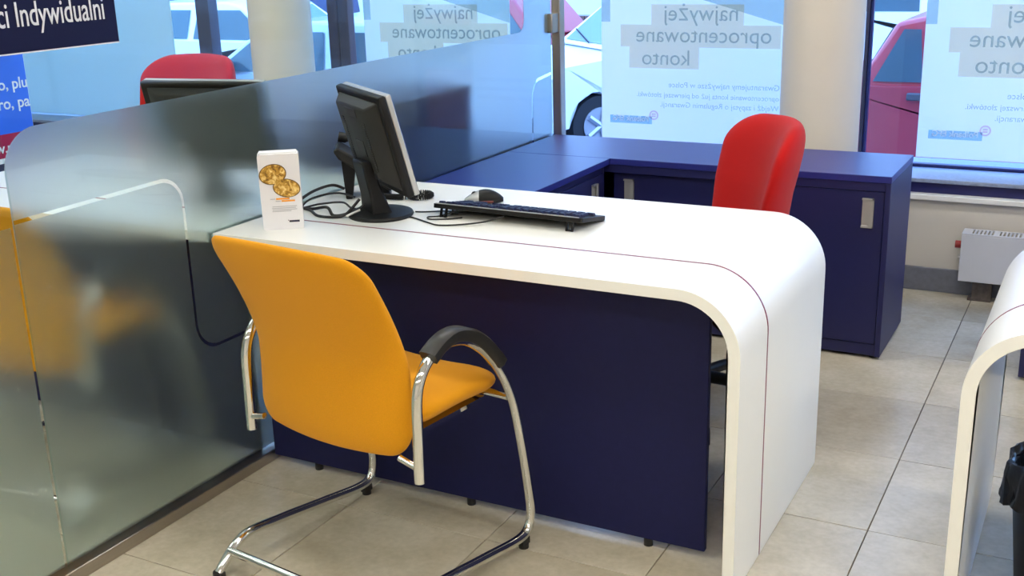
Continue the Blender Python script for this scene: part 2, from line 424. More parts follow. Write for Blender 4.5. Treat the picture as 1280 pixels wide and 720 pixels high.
for x in (-13, -9.4, -6.2, -3.4, -.5, 2.4, 5.4):
    w = fin('window_frame', box(BM(), x, x+1.3, .02, .12, 1.35, 2.9), 'trimw', house)
    fin('pane', box(BM(), x+.1, x+.6, .0, .03, 1.45, 2.8), 'c_glass', w); fin('pane', box(BM(), x+.7, x+1.2, .0, .03, 1.45, 2.8), 'c_glass', w)

def car(name, label, loc, rz, paint, L=3.9, Wc=1.62, hood=.86, roof=1.42, wb0=.72, wb1=3.15, shape='hatch', group=None, mid=None, xs=None):
    """side profile along +x with the nose at x=0; y=0 is the near side"""
    t = thing(name, label, 'car', loc, rz, group)
    rw = .29
    arch = lambda c: arc(c, rw, rw+.05, 180, 0, 12)
    low = [(0, .28), (.02, .55), (.1, .70), (.35, hood-.08), (1.05, hood), (1.2, hood+.03), (L-.5, hood+.05), (L-.08, hood), (L, .6), (L-.02, .28)]
    prof = [(0, .28)]+arch(wb0)[0:0]
    bottom = [(L-.02, .22)]+[(x, z) for x, z in arc(wb1, rw, rw+.05, 0, 180, 12)]+[(x, z) for x, z in arc(wb0, rw, rw+.05, 0, 180, 12)]+[(.05, .22)]
    fin('body', prism(BM(), low[0:]+bottom, 1, 0, Wc), paint, t, bevel=.035, seg=3)
    # greenhouse with tumblehome
    if shape == 'van': A = [(.75, hood+.02), (1.25, roof-.04), (1.5, roof), (L-.15, roof), (L-.05, roof-.1), (L-.03, hood+.03)]
    else: A = [(.98, hood+.01), (1.62, roof-.05), (1.85, roof), (L-.75, roof-.01), (L-.5, roof-.08), (L-.12, hood+.03)]
    if xs: A[0] = (xs[0], A[0][1]); A[1] = (xs[1], A[1][1])
    tum = .14
    bm = BM(); n = len(A)
    def yy(z, side): k = tum*(z-hood)/(roof-hood); return k+.02 if side == 0 else Wc-.02-k
    V0 = [bm.verts.new((x, yy(z, 0), z)) for x, z in A]; V1 = [bm.verts.new((x, yy(z, 1), z)) for x, z in A]
    bm.faces.new(V0); bm.faces.new(V1[::-1])
    for i in range(n): bm.faces.new([V0[i], V1[i], V1[(i+1)%n], V0[(i+1)%n]])
    fin('roof', bm, paint, t, bevel=.03, seg=3)
    zb, zt = hood+.06, roof-.09
    xf_ = lambda z: A[0][0]+(A[1][0]-A[0][0])*(z-A[0][1])/(A[1][1]-A[0][1])
    xr_ = lambda z: A[-1][0]+(A[-2][0]-A[-1][0])*(z-A[-1][1])/(A[-2][1]-A[-1][1]) if shape != 'van' else L-.12
    mid = mid or (2.35 if shape == 'hatch' else 2.1)
    def win(x0b, x0t, x1t, x1b, side):
        bm = BM()
        if 1:
            e = -.012 if side == 0 else .012
            bm.faces.new([bm.verts.new((x, yy(z, side)+e, z)) for x, z in ((x0b, zb), (x0t, zt), (x1t, zt), (x1b, zb))])
            bmesh.ops.solidify(bm, geom=bm.faces[:], thickness=.02)
        return bm
    for sd in (0, 1):
        fin('side_window', win(xf_(zb)+.09, xf_(zt)+.07, mid-.06, mid-.02, sd), 'c_glass', t)
        fin('side_window', win(mid+.08, mid+.06, min(xr_(zt), L-.55)-.12, xr_(zb)-.16, sd), 'c_glass', t)
    bm = BM()
    p = [(xf_(zb)-.012, .16, zb+.0), (xf_(zt)-.012, .2, zt), (xf_(zt)-.012, Wc-.2, zt), (xf_(zb)-.012, Wc-.16, zb)]
    bm.faces.new([bm.verts.new(q) for q in p]); bm.faces.new([bm.verts.new((q[0]+.01, q[1], q[2])) for q in p])
    fin('windscreen', bm, 'c_glass', t)
    for yv in (.17, Wc-.75): fin('wiper', cyl(BM(), (xf_(zb)-.03, yv, zb), (xf_(zb+.1)-.04, yv+.55, zb+.1), .008, 6), 'tyre', t)
    fin('sill_cladding', box(BM(), wb0+.38, wb1-.38, -.015, Wc+.015, .2, .36), 'clad', t, bevel=.01)
    fin('bumper', box(BM(), -.06, .12, .05, Wc-.05, .26, .46), 'clad', t, bevel=.03)
    fin('bumper', box(BM(), L-.12, L+.05, .05, Wc-.05, .26, .46), 'clad', t, bevel=.03)
    fin('headlamp', box(BM(), -.012, .1, .08, .4, .55, .68), 'c_silver', t, bevel=.02); fin('headlamp', box(BM(), -.012, .1, Wc-.4, Wc-.08, .55, .68), 'c_silver', t, bevel=.02)
    fin('door_seam', box(BM(), mid+.07, mid+.082, -.003, .004, .36, hood+.02), 'tyre', t)
    fin('door_seam', box(BM(), 1.28, 1.292, -.003, .004, .36, hood), 'tyre', t)
    fin('door_handle', box(BM(), mid-.10, mid+.03, -.03, .01, hood-.045, hood+.0), 'clad', t, bevel=.008)
    fin('wing_mirror', box(BM(), 1.24, 1.36, -.17, .03, hood+.03, hood+.16), 'clad', t, bevel=.03)
    for c in (wb0, wb1):
        for y0, sg in ((.02, -1), (Wc-.02, 1)):
            a = y0; b = y0-sg*.2
            wbm = BM(); cyl(wbm, (c, a, rw), (c, b, rw), rw, 28); w = fin('wheel', wbm, 'tyre', t, smooth=40)
            rb = BM(); cyl(rb, (c, a+sg*.012, rw), (c, a-sg*.05, rw), rw*.62, 24)
            for k in range(5):
                an = 2*PI*k/5; cyl(rb, (c, a+sg*.02, rw), (c+rw*.55*math.cos(an), a+sg*.02, rw+rw*.55*math.sin(an)), .03, 6)
            fin('rim', rb, 'rim', w, smooth=40)
    return t
car('parked_car', 'red parked car behind the window right of the cream column', (-.72, 5.0, GZ), 0, 'c_red', hood=1.08, roof=1.54, mid=1.83, xs=(1.40, 1.62))
car('parked_car', 'white parked car behind the window beside the steel post', (-2.72, 7.28, GZ), R(50), 'c_white', L=4.0, hood=.95, roof=1.5)
car('parked_car', 'white van parked beyond the red car, seen above its roof', (-2.1, 12.0, GZ), 0, 'c_white', L=4.6, Wc=1.8, hood=1.05, roof=2.1, shape='van', wb1=3.7)
car('parked_car', 'silver parked car behind the dark brown mullion and the rear column', (-6.2, 5.6, GZ), 0, 'c_silver', L=3.6, hood=.93, roof=1.42, wb1=2.85)
car('parked_car', 'white parked car behind the silver one, its nose to the right', (-5.6, 10.0, GZ), PI, 'c_white', L=4.0, hood=.93, roof=1.42)
car('parked_car', 'dark blue van seen above the red chair beyond the glass', (-12.3, 10.9, GZ), 0, 'c_blue', L=3.9, Wc=1.8, hood=1.0, roof=1.75, shape='van', wb1=3.5)
car('parked_car', 'small red parked car glimpsed behind the white one', (-7.85, 10.3, GZ), 0, 'c_red', L=3.8)
# bicycle behind the left windows
bk = thing('bicycle', 'small bicycle standing outside beyond the rear column', 'bicycle', (-6.1, 7.9, GZ), R(20))
for cx in (0, 1.0):
    b_ = BM(); tube(b_, [(cx+.33*math.cos(a*PI/8), 0, .34+.33*math.sin(a*PI/8)) for a in range(16)], .018, 6, True, 2); w_ = fin('wheel', b_, 'tyre', bk, smooth=60)
    b_ = BM()
    for a in range(8): cyl(b_, (cx, 0, .34), (cx+.32*math.cos(a*PI/4), 0, .34+.32*math.sin(a*PI/4)), .003, 4)
    fin('spokes', b_, 'chrome', w_)
b_ = BM()
for a, b in (((0,0,.34),(.35,0,.85)),((.35,0,.85),(.45,0,.34)),((.45,0,.34),(0,0,.34)),((.35,0,.85),(.85,0,.85)),((.45,0,.34),(.85,0,.85)),((.85,0,.95),(1,0,.34))): cyl(b_, a, b, .018, 8)
fin('bicycle_frame', b_, 'c_silver', bk, smooth=60)
fin('handlebar', tube(BM(), [(.75, -.25, 1.02), (.87, -.2, 1.03), (.87, 0, .98), (.87, .2, 1.03), (.75, .25, 1.02)], .014, 8), 'chrome', bk, smooth=60)
fin('saddle', box(BM(), .2, .45, -.06, .06, .88, .93), 'tyre', bk, bevel=.02)

# ================================================================== WINDOW BANNERS
def banner(x0, label, w=.885, z0=.535, detail=True, ct=('banner', 'banner_text')):
    t = thing('banner', label, 'banner', (x0, 2.865, z0), 0, 'pale banners hanging in the windows')
    fin('cloth', box(BM(), 0, w, 0, .003, 0, 1.62), ct[0], t)
    y = -.0008
    def patch(nm, x0, x1, z0, z1, m, yy=y): return fin(nm, box(BM(), x0, x1, yy, -.0001, z0, z1), m, t)
    if not detail: return t
    Z = lambda z: z-.535
    bx = BM()
    for a in ((.255, .70, 1.087, 1.180), (.10, .872, .985, 1.0868), (.145, .492, .885, .9848)):
        box(bx, a[0], a[1], -.0010, -.0001, Z(a[2]), Z(a[3]))
    fin('colour_box', bx, 'banner_box', t)
    pb = BM(); prism(pb, [(.47, Z(1.21)), (.885, Z(1.09)), (.885, Z(2.0)), (.47, Z(2.0))], 1, -.0006, -.0001); box(pb, 0, .045, -.0006, -.0001, Z(1.10), Z(2.0))
    fin('picture', pb, 'banner_pic', t)
    def mtext(s, xr, wd, z, m, bold=0, ht=None):   # printed on the far side: reads mirrored from indoors
        bm = text_bm(s, wd, .0006, bold, ht); xf(bm, Tr((xr, -.0015, Z(z))) @ Matrix.Scale(-1, 4, (1, 0, 0)))
        return fin('lettering', bm, m, t)
    mtext('najwyżej', .672, .352, 1.107, 'banner_text'); mtext('oprocentowane', .83, .65, 1.008, 'banner_text'); mtext('konto', .445, .235, .902, 'banner_text')
    mtext('Gwarantujemy najwyższe w Polsce', .875, .53, .798, 'banner_text'); mtext('oprocentowanie konta już od pierwszej złotówki.', .875, .69, .750, 'banner_text')
    mtext('Wejdź i zapytaj o Regulamin Gwarancji.', .875, .57, .705, 'banner_text')
    patch('logo_plate', .045, .262, Z(.618), Z(.655), 'banner_logo')
    mtext('Polbank EFG', .245, .185, .630, 'banner', .02)
    rb = BM(); tube(rb, [(.272+.020*math.cos(a*PI/6), -.001, Z(.662)+.020*math.sin(a*PI/6)) for a in range(12)], .003, 6, True, 2); cyl(rb, (.263, -.001, Z(.657)), (.281, -.001, Z(.657)), .003, 6); cyl(rb, (.263, -.001, Z(.667)), (.281, -.001, Z(.667)), .003, 6)
    fin('logo_ring', rb, 'banner_red', t)
    return t
banner(-.085, 'pale blue banner with mirrored lettering between the steel post and the cream column')
banner(1.400, 'pale blue banner with mirrored lettering at the right edge, right of the red car')
banner(-1.470, 'pale blue banner seen through the clear glass above the black monitor')
banner(-4.74, 'plain pale green banner at the upper left, behind the red chair', w=1.89, z0=.49, detail=False, ct=('banner_green', 'banner_text'))

# ================================================================== GLASS PARTITION
gp = thing('glass_partition', 'tall glass partition with frosted film and steel base channel left of the white desk', 'partition', (0, 0, 0))
fin('base_channel', box(BM(), -.03, .0195, -2.6, 2.19, 0, .035), 'steel', gp, bevel=.003)
pn = BM(); box(pn, -.0100, -.0020, -2.6, -.613, .03, 2.3); fin('pane', pn, 'glass', gp)
pn = BM(); box(pn, -.0100, -.0020, -.6115, 2.165, .03, 2.3); fin('pane', pn, 'glass', gp)
# film: 2D curve in (y, z), strokes left clear
def film(name, loops):
    cu = bpy.data.curves.new(name, 'CURVE'); cu.dimensions = '2D'; cu.fill_mode = 'BOTH'; cu.extrude = .0006
    for lp in loops:
        s = cu.splines.new('POLY'); s.points.add(len(lp)-1); s.use_cyclic_u = True
        for p, q in zip(s.points, lp): p.co = (q[0], q[1], 0, 1)
    ob = bpy.data.objects.new(name, cu); COL.objects.link(ob)
    dg = bpy.context.evaluated_depsgraph_get(); dg.update()
    me = bpy.data.meshes.new_from_object(ob.evaluated_get(dg)); bpy.data.objects.remove(ob)
    bm = bmesh.new(); bm.from_mesh(me); bpy.data.meshes.remove(me)
    for v in bm.verts: y, z, e = v.co; v.co = Vector((-.0112+e, y, z))
    for f in bm.faces: f.material_index = 0
    bmesh.ops.remove_doubles(bm, verts=bm.verts[:], dist=1e-6)
    return fin(name, bm, 'frost', gp)
def ribbon(pts, w):
    P = [Vector((*p, 0)) for p in pts]; L_, R_ = [], []
    for i, p in enumerate(P):
        d = (P[min(i+1, len(P)-1)]-P[max(0, i-1)]).normalized(); n = Vector((-d.y, d.x, 0))*w/2
        L_.append((p+n)[:2]); R_.append((p-n)[:2])
    return L_+R_[::-1]
top = 1.128
outer = [(-.6105, .040), (-.6105, 1.02)]+arc(-.6105+.10, top-.115, .1, 180, 90, 10)
outer += [(1.845, top)]+arc(1.86, top+.05, .05, -90, 0, 6)+[(1.915, 2.25), (2.155, 2.25), (2.155, .040)]
st1 = ribbon([(-.6085, .907), (-.16, .914)]+arc(-.155, .842, .072, 88, 0, 9)+[(-.084, .70), (-.084, .50)]+arc(-.004, .50, .08, 180, 270, 8)+[(.28, .42)], .010)
st2 = ribbon([(2.154, .935), (2.05, .925)]+arc(2.045, .850, .075, 90, 180, 8)+[(1.968, .70), (1.966, .30)], .013)
film('frosted_film', [outer, st1, st2])
film('frosted_film', [[(-.6185, .040), (-.6185, .898), (-2.55, .868), (-2.55, .040)]])
post = thing('steel_post', 'vertical steel post with a glass clamp at the window end of the partition', 'post', (0, 2.21, 0))
fin('pole', box(BM(), -.022, .018, -.025, .025, 0, 2.75), 'steel', post, bevel=.004)
cl = BM(); box(cl, -.03, .012, -.085, -.02, 1.105, 1.185); fin('glass_clamp', cl, 'steel', post, bevel=.004)
# sign
sg = thing('hanging_sign', 'navy sign board with white lettering on the glass at the upper left corner', 'sign', (.010, -1.60, 1.278))
fin('board', box(BM(), -.004, .004, 0, 1.345, 0, .40), 'sign', sg, bevel=.001, seg=1)
fin('edge_strip', box(BM(), -.0045, .0045, 0, 1.345, -.003, 0), 'signtxt', sg)
bm = text_bm('Klienci Indywidualni', .400, .001, .004, .052); xf(bm, Tr((.0048, 1.345-.400-.037, .055)) @ Rz(90)); fin('lettering', bm, 'signtxt', sg)

# poster board of the neighbouring bay
pb = thing('poster_board', 'bright blue and crimson poster board at the left edge beyond the glass', 'poster', (-3.0, .9, 0))
fin('board', box(BM(), -.01, .01, 0, 1.0, .05, 1.5), 'pwhite', pb)
fin('blue_field', box(BM(), .01, .011, .0, .998, .585, 1.48), 'pblue', pb)
fin('crimson_band', box(BM(), .01, .011, .0, .985, .462, .585), 'pred', pb)
fin('dark_field', box(BM(), .01, .011, .0, .98, .05, .435), 'ink', pb)
for s, w_, y0, z0, m_ in (('konto, plu', .33, .667, .812, 'pwhite'), ('euro, pa', .28, .717, .712, 'pwhite'), ('www.moje', .33, .635, .490, 'pwhite')):
    bm = text_bm(s, w_, .0015, .012); xf(bm, Tr((.0125, y0, z0)) @ Rz(90)); fin('lettering', bm, m_, pb)
fin('foot', box(BM(), -.2, .2, .1, .16, 0, .05), 'alu', pb); fin('foot', box(BM(), -.2, .2, .84, .9, 0, .05), 'alu', pb)

# ================================================================== DESKS
def desk(name, label, xl, sgn, pe=1.3708, group='white waterfall desks with navy panels'):
    """xl: world x of the square end; the curved leg is at xl+sgn*Wd"""
    t = thing(name, label, 'desk', (xl, 0, 0), 0, group)
    X = lambda x: sgn*x
    RO, TH = .15, .027
    x0 = .003
    out = [(X(x0), H)]+[(X(p[0]), p[1]) for p in arc(Wd-RO, H-RO, RO, 90, 0, 16)]+[(X(Wd), .002)]
    inn = [(X(Wd-TH), .002)]+[(X(p[0]), p[1]) for p in arc(Wd-RO, H-RO, RO-TH, 0, 90, 16)]+[(X(x0), H-TH)]
    fin('desk_shell', prism(BM(), out+inn, 1, 0, D), 'white', t, bevel=.0035, seg=3)
    # inlay ribbon following the outside of the shell
    bm = BM(); e = .0006; w = .0031
    path = [(X(x0), H+e)]+[(X(p[0]), p[1]) for p in arc(Wd-RO, H-RO, RO+e, 90, 0, 28)]+[(X(Wd+e), .004)]
    A = [bm.verts.new((p[0], .218-w, p[1])) for p in path]; B = [bm.verts.new((p[0], .218+w, p[1])) for p in path]
    path2 = [(X(x0), H-.001)]+[(X(p[0]), p[1]) for p in arc(Wd-RO, H-RO, RO-.001, 90, 0, 28)]+[(X(Wd-.001), .004)]
    A2 = [bm.verts.new((p[0], .218-w, p[1])) for p in path2]; B2 = [bm.verts.new((p[0], .218+w, p[1])) for p in path2]
    for i in range(len(A)-1):
        bm.faces.new([A[i], A[i+1], B[i+1], B[i]]); bm.faces.new([A[i], A2[i], A2[i+1], A[i+1]]); bm.faces.new([B[i], B[i+1], B2[i+1], B2[i]])
    fin('inlay_strip', bm, 'inlay', t)
    a, b = sorted((X(.022), X(pe)))
    p = fin('modesty_panel', box(BM(), a, b, .143, .161, .02, H-TH), 'navy', t, bevel=.0015, seg=1)
    for fx in (.18, .70, 1.22):
        q = BM(); lathe(q, [(.012, 0), (.012, .021)], 12, (X(fx), .152, 0)); fin('panel_foot', q, 'plinth', p)
    q = BM(); box(q, min(X(1.44), X(1.47)), max(X(1.44), X(1.47)), .05, .09, 0, .002); fin('leg_glide', q, 'plinth', t)
    return t
desk('white_desk', 'white curved desk with dark red line and navy panel, behind the yellow chair', 0, 1)
desk('white_desk', 'second white curved desk, cut off by the right edge above the bin bag', 1.94+Wd, -1, 1.26)
desk('white_desk', 'white desk behind the frosted glass at the left edge', -.016, -1)

# ================================================================== CABINETS
def handle_bm(w, h, d=.012):
    bm = BM(); box(bm, -w/2, w/2, -.002, 0, 0, h); box(bm, -w/2, w/2, -d, 0, h-.006, h); box(bm, -w/2, w/2, -d, 0, 0, .006)
    box(bm, w/2-.005, w/2, -d, 0, 0, h); box(bm, w/2-.016, w/2-.005, -d, -d+.003, .004, h-.004); return bm
def sideboard(name, label, sgn, xoff, group):
    t = thing(name, label, 'cabinet', (xoff, 0, 0), 0, group)
    def bx(nm, x0, x1, *a, m='navy_side', par=None, bev=.0015):
        a0, a1 = sorted((sgn*x0, sgn*x1)); return fin(nm, box(BM(), a0, a1, *a), m, par or t, bevel=bev, seg=1)
    bx('cabinet_top', .006, XC, YI, YB, ZC-.024, ZC, m='navy_top_sky')
    bx('side_panel', XC-.02, XC-.001, YI+.002, YB-.002, .012, ZC-.024)
    bx('side_panel', .01, .03, YI+.002, YB-.002, .012, ZC-.024)
    bx('back_panel', .03, XC-.02, YB-.02, YB-.004, .02, ZC-.024)
    bx('bottom_rail', .03, XC-.02, YI+.012, YB-.02, .012, .055)
    bx('top_rail', .03, XC-.02, YI+.004, YI+.02, ZC-.055, ZC-.024)
    d1 = bx('door', XI+.005, .97, YI+.028, YI+.044, .058, ZC-.057); d2 = bx('door', .955, XC-.022, YI+.008, YI+.024, .058, ZC-.057)
    for d, x, yy in ((d1, .519, YI+.0285), (d2, 1.423, YI+.0085)):
        hb = handle_bm(.040, .105); xf(hb, Tr((sgn*x, yy, .487)) @ Matrix.Scale(sgn, 4, (1, 0, 0))); fin('handle', hb, 'alu', d)
    for fx, fy in ((.06, YI+.04), (.06, YB-.04), (XC-.03, YI+.04), (XC-.03, YB-.04)):
        q = BM(); lathe(q, [(.014, 0), (.014, .014)], 12, (sgn*fx, fy, 0)); fin('foot', q, 'plinth', t)
    return t
def return_cab(name, label, sgn, xoff, group):
    t = thing(name, label, 'cabinet', (xoff, 0, 0), 0, group)
    def bx(nm, x0, x1, *a, m='navy_side', par=None):
        a0, a1 = sorted((sgn*x0, sgn*x1)); return fin(nm, box(BM(), a0, a1, *a), m, par or t, bevel=.0015, seg=1)
    bx('cabinet_top', .006, XI, D+.012, YI-.0015, ZC-.024, ZC, m='navy_top_sky')
    bx('side_panel', .01, XI-.022, D+.014, D+.032, .012, ZC-.024); bx('side_panel', .01, XI-.022, YI-.022, YI-.004, .012, ZC-.024)
    bx('back_panel', .010, .022, D+.032, YI-.022, .02, ZC-.024)
    bx('bottom_rail', .022, XI-.026, D+.032, YI-.022, .012, .055)
    bx('top_rail', XI-.038, XI-.022, D+.032, YI-.022, ZC-.055, ZC-.024)
    d1 = bx('door', XI-.036, XI-.020, 1.22, YI-.024, .058, ZC-.057); d2 = bx('door', XI-.052, XI-.037, D+.034, 1.24, .058, ZC-.057)
    for d, yy, xx in ((d1, 1.60, XI-.0195), (d2, .90, XI-.0365)):
        hb = handle_bm(.040, .105); xf(hb, Tr((sgn*xx, yy, .487)) @ Rz(90*sgn)); fin('handle', hb, 'alu', d)
    for fx, fy in ((.04, D+.05), (.04, YI-.05), (XI-.05, D+.05), (XI-.05, YI-.05)):
        q = BM(); lathe(q, [(.014, 0), (.014, .014)], 12, (sgn*fx, fy, 0)); fin('foot', q, 'plinth', t)
    return t
sideboard('sideboard', 'long blue sliding-door sideboard under the windows behind the red chair', 1, 0, 'blue sideboards under the windows')
return_cab('return_cabinet', 'blue low cabinet along the frosted glass between white desk and sideboard', 1, 0, 'blue cabinets along the partitions')
sideboard('sideboard', 'blue sideboard behind the frosted glass at the left', -1, -.016, 'blue sideboards under the windows')
return_cab('return_cabinet', 'blue low cabinet behind the frosted glass, under the blurred dark box', -1, -.016, 'blue cabinets along the partitions')
sideboard('sideboard', 'blue sideboard of the next bay, a corner of it right of the second desk', -1, 1.955+XC, 'blue sideboards under the windows')
bo = thing('storage_box', 'dark blue box blurred behind the frosted glass right of the monitor', 'box', (-.045, 1.0, ZC))
fin('box_body', box(BM(), -.30, 0, -.10, .515, 0, .275), 'pvc', bo, bevel=.006); fin('lid', box(BM(), -.303, .003, -.103, .518, .25, .287), 'pvc', bo, bevel=.004)

# ================================================================== CHAIRS
def visitor_chair(label, loc, rz):
    t = thing('visitor_chair', label, 'chair', loc, rz, 'yellow cantilever visitor chairs')
    # seat
    def sf(u, v, s):
        z = .452+s - .012*(v/.24)**2*(1 if v < 0 else 2.2) + .02*(u/.24)**2
        return Vector((u, v+.032, z))
    bm = BM(); pillow(bm, .475, .366, .085, .09, sf, ex=4); fin('seat', bm, 'yellow', t, smooth=180)
    # back: v from 0 (bottom z .385) to top z .875
    def yb(z):
        K = [(.36, -.212), (.44, -.190), (.52, -.172), (.60, -.168), (.68, -.185), (.76, -.222), (.84, -.280), (.92, -.345)]
        for (a, ya), (b, yb_) in zip(K, K[1:]):
            if z <= b: 
                return -.178-.66*(max(0, z-.58))**1.42*1.08-.3*(max(0, .56-z))**2*1.0
        return K[-1][1]
    def bf(u, v, s):
        k = (v+.25)/.5
        z = .378+.505*k
        y = yb(z)
        uu = u*(.975+.0*k)
        z -= .020*(1-abs(u)/.24)**1*0 - .012*(u/.24)**2*(1-2*k)
        return Vector((uu, y-s+.025*(u/.24)**2, z))
    bm = BM(); pillow(bm, .485, .50, .058, .055, bf, ex=5); fin('backrest', bm, 'yellow', t, smooth=180)
    # side frames
    prof = [(-.178, .345), (-.176, .45), (-.172, .545), (-.148, .598), (-.105, .628), (-.05, .637), (.023, .613), (.11, .535), (.17, .43), (.205, .30), (.235, .14), (.240, .085), (.225, .045), (.18, .032), (.06, .046), (-.13, .070), (-.22, .078), (-.27, .062), (-.31, .030), (-.325, .014)]
    for sx in (-1, 1):
        bm = BM(); tube(bm, [(sx*.272, y, z) for y, z in prof], .0125, 14, sm=5); fr = fin('side_frame', bm, 'chrome', t, smooth=60)
        q = BM(); lathe(q, [(.013, 0), (.013, .012), (.011, .013)], 12, (sx*.272, .205, 0)); box(q, sx*.272-.009, sx*.272+.009, .19, .22, .010, .028); fin('glide', q, 'plinth', fr)
        q = BM(); lathe(q, [(.0155, 0), (.0155, .018)], 12, (sx*.272, -.326, 0)); fin('end_cap', q, 'plinth', fr)
        # armrest pad
        pp = [(-.130, .628), (-.092, .648), (-.045, .657), (.01, .642), (.06, .609), (.105, .563), (.125, .538)]
        bm = BM(); P = spline([(sx*.272, y, z) for y, z in pp], 5)
        rings = []
        for i, p in enumerate(P):
            d = (P[min(i+1, len(P)-1)]-P[max(i-1, 0)]).normalized(); n = Vector((0, -d.z, d.y)); w = .0235; h1 = .010; h0 = -.022
            rings.append([bm.verts.new(p+Vector((a*w, 0, 0))+n*b) for a, b in ((-1, -.012), (-.95, h1*.5), (-.6, h1), (.6, h1), (.95, h1*.5), (1, -.012), (.7, h0), (-.7, h0))])
        for A, B in zip(rings, rings[1:]):
            for k in range(8): bm.faces.new([A[k], A[(k+1)%8], B[(k+1)%8], B[k]])
        bm.faces.new(rings[0]); bm.faces.new(rings[-1][::-1])
        fin('armrest_pad', bm, 'pad', t, smooth=50)
    fin('cross_bar', cyl(BM(), (-.272, -.285, .055), (.272, -.285, .055), .011, 14), 'chrome', t, smooth=60)
    bm = BM(); cyl(bm, (-.265, .165, .428), (.265, .165, .428), .010, 12); cyl(bm, (-.272, -.178, .378), (-.218, -.180, .392), .008, 12); cyl(bm, (.272, -.178, .378), (.218, -.180, .392), .008, 12); box(bm, -.19, .19, -.11, .17, .402, .412)
    fin('seat_support', bm, 'chrome', t, smooth=60)
    return t
visitor_chair('yellow fabric visitor chair with chrome tube frame in front of the white desk', (.640, -.160, 0), R(-8))
visitor_chair('yellow chair blurred behind the frosted glass at the left edge', (-.50, -.125, 0), R(4))

def task_chair(label, loc, rz, hgt=0, ws=1.0, group='red swivel chairs behind the desks'):
    """faces local +y"""
    t = thing('swivel_chair', label, 'chair', loc, rz, group)
    def sf(u, v, s): return Vector((u, v, .46+hgt+s-.02*max(0, v/.23)**2))
    bm = BM(); pillow(bm, .48, .46, .08, .10, sf, ex=4); fin('seat', bm, 'red', t, smooth=180)
    def bf(u, v, s):
        k = (v+.225)/.45
        z = .555+hgt+.43*k
        w = ws*u*(.86+.14*math.sin(PI*min(1, k*1.1)*.5))
        y = -.20-.055*k-.04*max(0, k-.5)+.10*(u/.23)**2
        return Vector((w, y+s, z-.015*(u/.23)**2*max(0, 2*k-1)))
    bm = BM(); pillow(bm, .46, .45, .095, .10, bf, ex=5); fin('backrest', bm, 'red', t, smooth=180)
    fin('back_bracket', tube(BM(), [(0, -.05, .40+hgt), (0, -.22, .40+hgt), (0, -.275, .48+hgt), (0, -.285, .66+hgt)], .018, 10, flat=(1.6, .6)), 'black', t, smooth=60)
    fin('mechanism', box(BM(), -.09, .09, -.12, .12, .375+hgt, .415+hgt), 'black', t, bevel=.01)
    bm = BM(); cyl(bm, (0, 0, .09), (0, 0, .38+hgt), .026, 16); fin('gas_column', bm, 'black', t, smooth=60)
    for sx in (-1, 1):
        a = fin('arm_bracket', tube(BM(), [(sx*.18, 0, .40+hgt), (sx*.27, 0, .41+hgt), (sx*.285, 0, .50+hgt), (sx*.285, 0, .62+hgt)], .015, 10, flat=(1.5, .8)), 'black', t, smooth=60)
        fin('armrest_pad', tube(BM(), [(sx*.285, -.13, .628+hgt), (sx*.285, 0, .64+hgt), (sx*.285, .13, .625+hgt)], .024, 12, flat=(1.2, .6)), 'pad', t, smooth=60)
    hub = fin('hub', lathe(BM(), [(.04, .075), (.045, .12), (.03, .14)], 16), 'black', t, smooth=40)
    for k in range(5):
        a = 2*PI*k/5+.35; c, s = math.cos(a), math.sin(a)
        lg = fin('base_leg', tube(BM(), [(.03*c, .03*s, .115), (.15*c, .15*s, .105), (.29*c, .29*s, .078)], lambda q: .022-.007*q, 10), 'black', t, smooth=60)
        cb = BM(); px, py = .285*c, .285*s
        for e in (-.016, .016): cyl(cb, (px-s*(e-.009), py+c*(e-.009), .027), (px-s*(e+.009), py+c*(e+.009), .027), .027, 16)
        cyl(cb, (px, py, .03), (px, py, .08), .008, 8); fin('caster', cb, 'plinth', lg, smooth=40)
    return t
task_chair('red swivel chair behind the right half of the white desk', (1.045, 1.045, 0), R(127), -.045)
task_chair('red swivel chair seen above the frosted glass at the upper left', (-1.20, 1.05, 0), R(178), .09, 1.1)

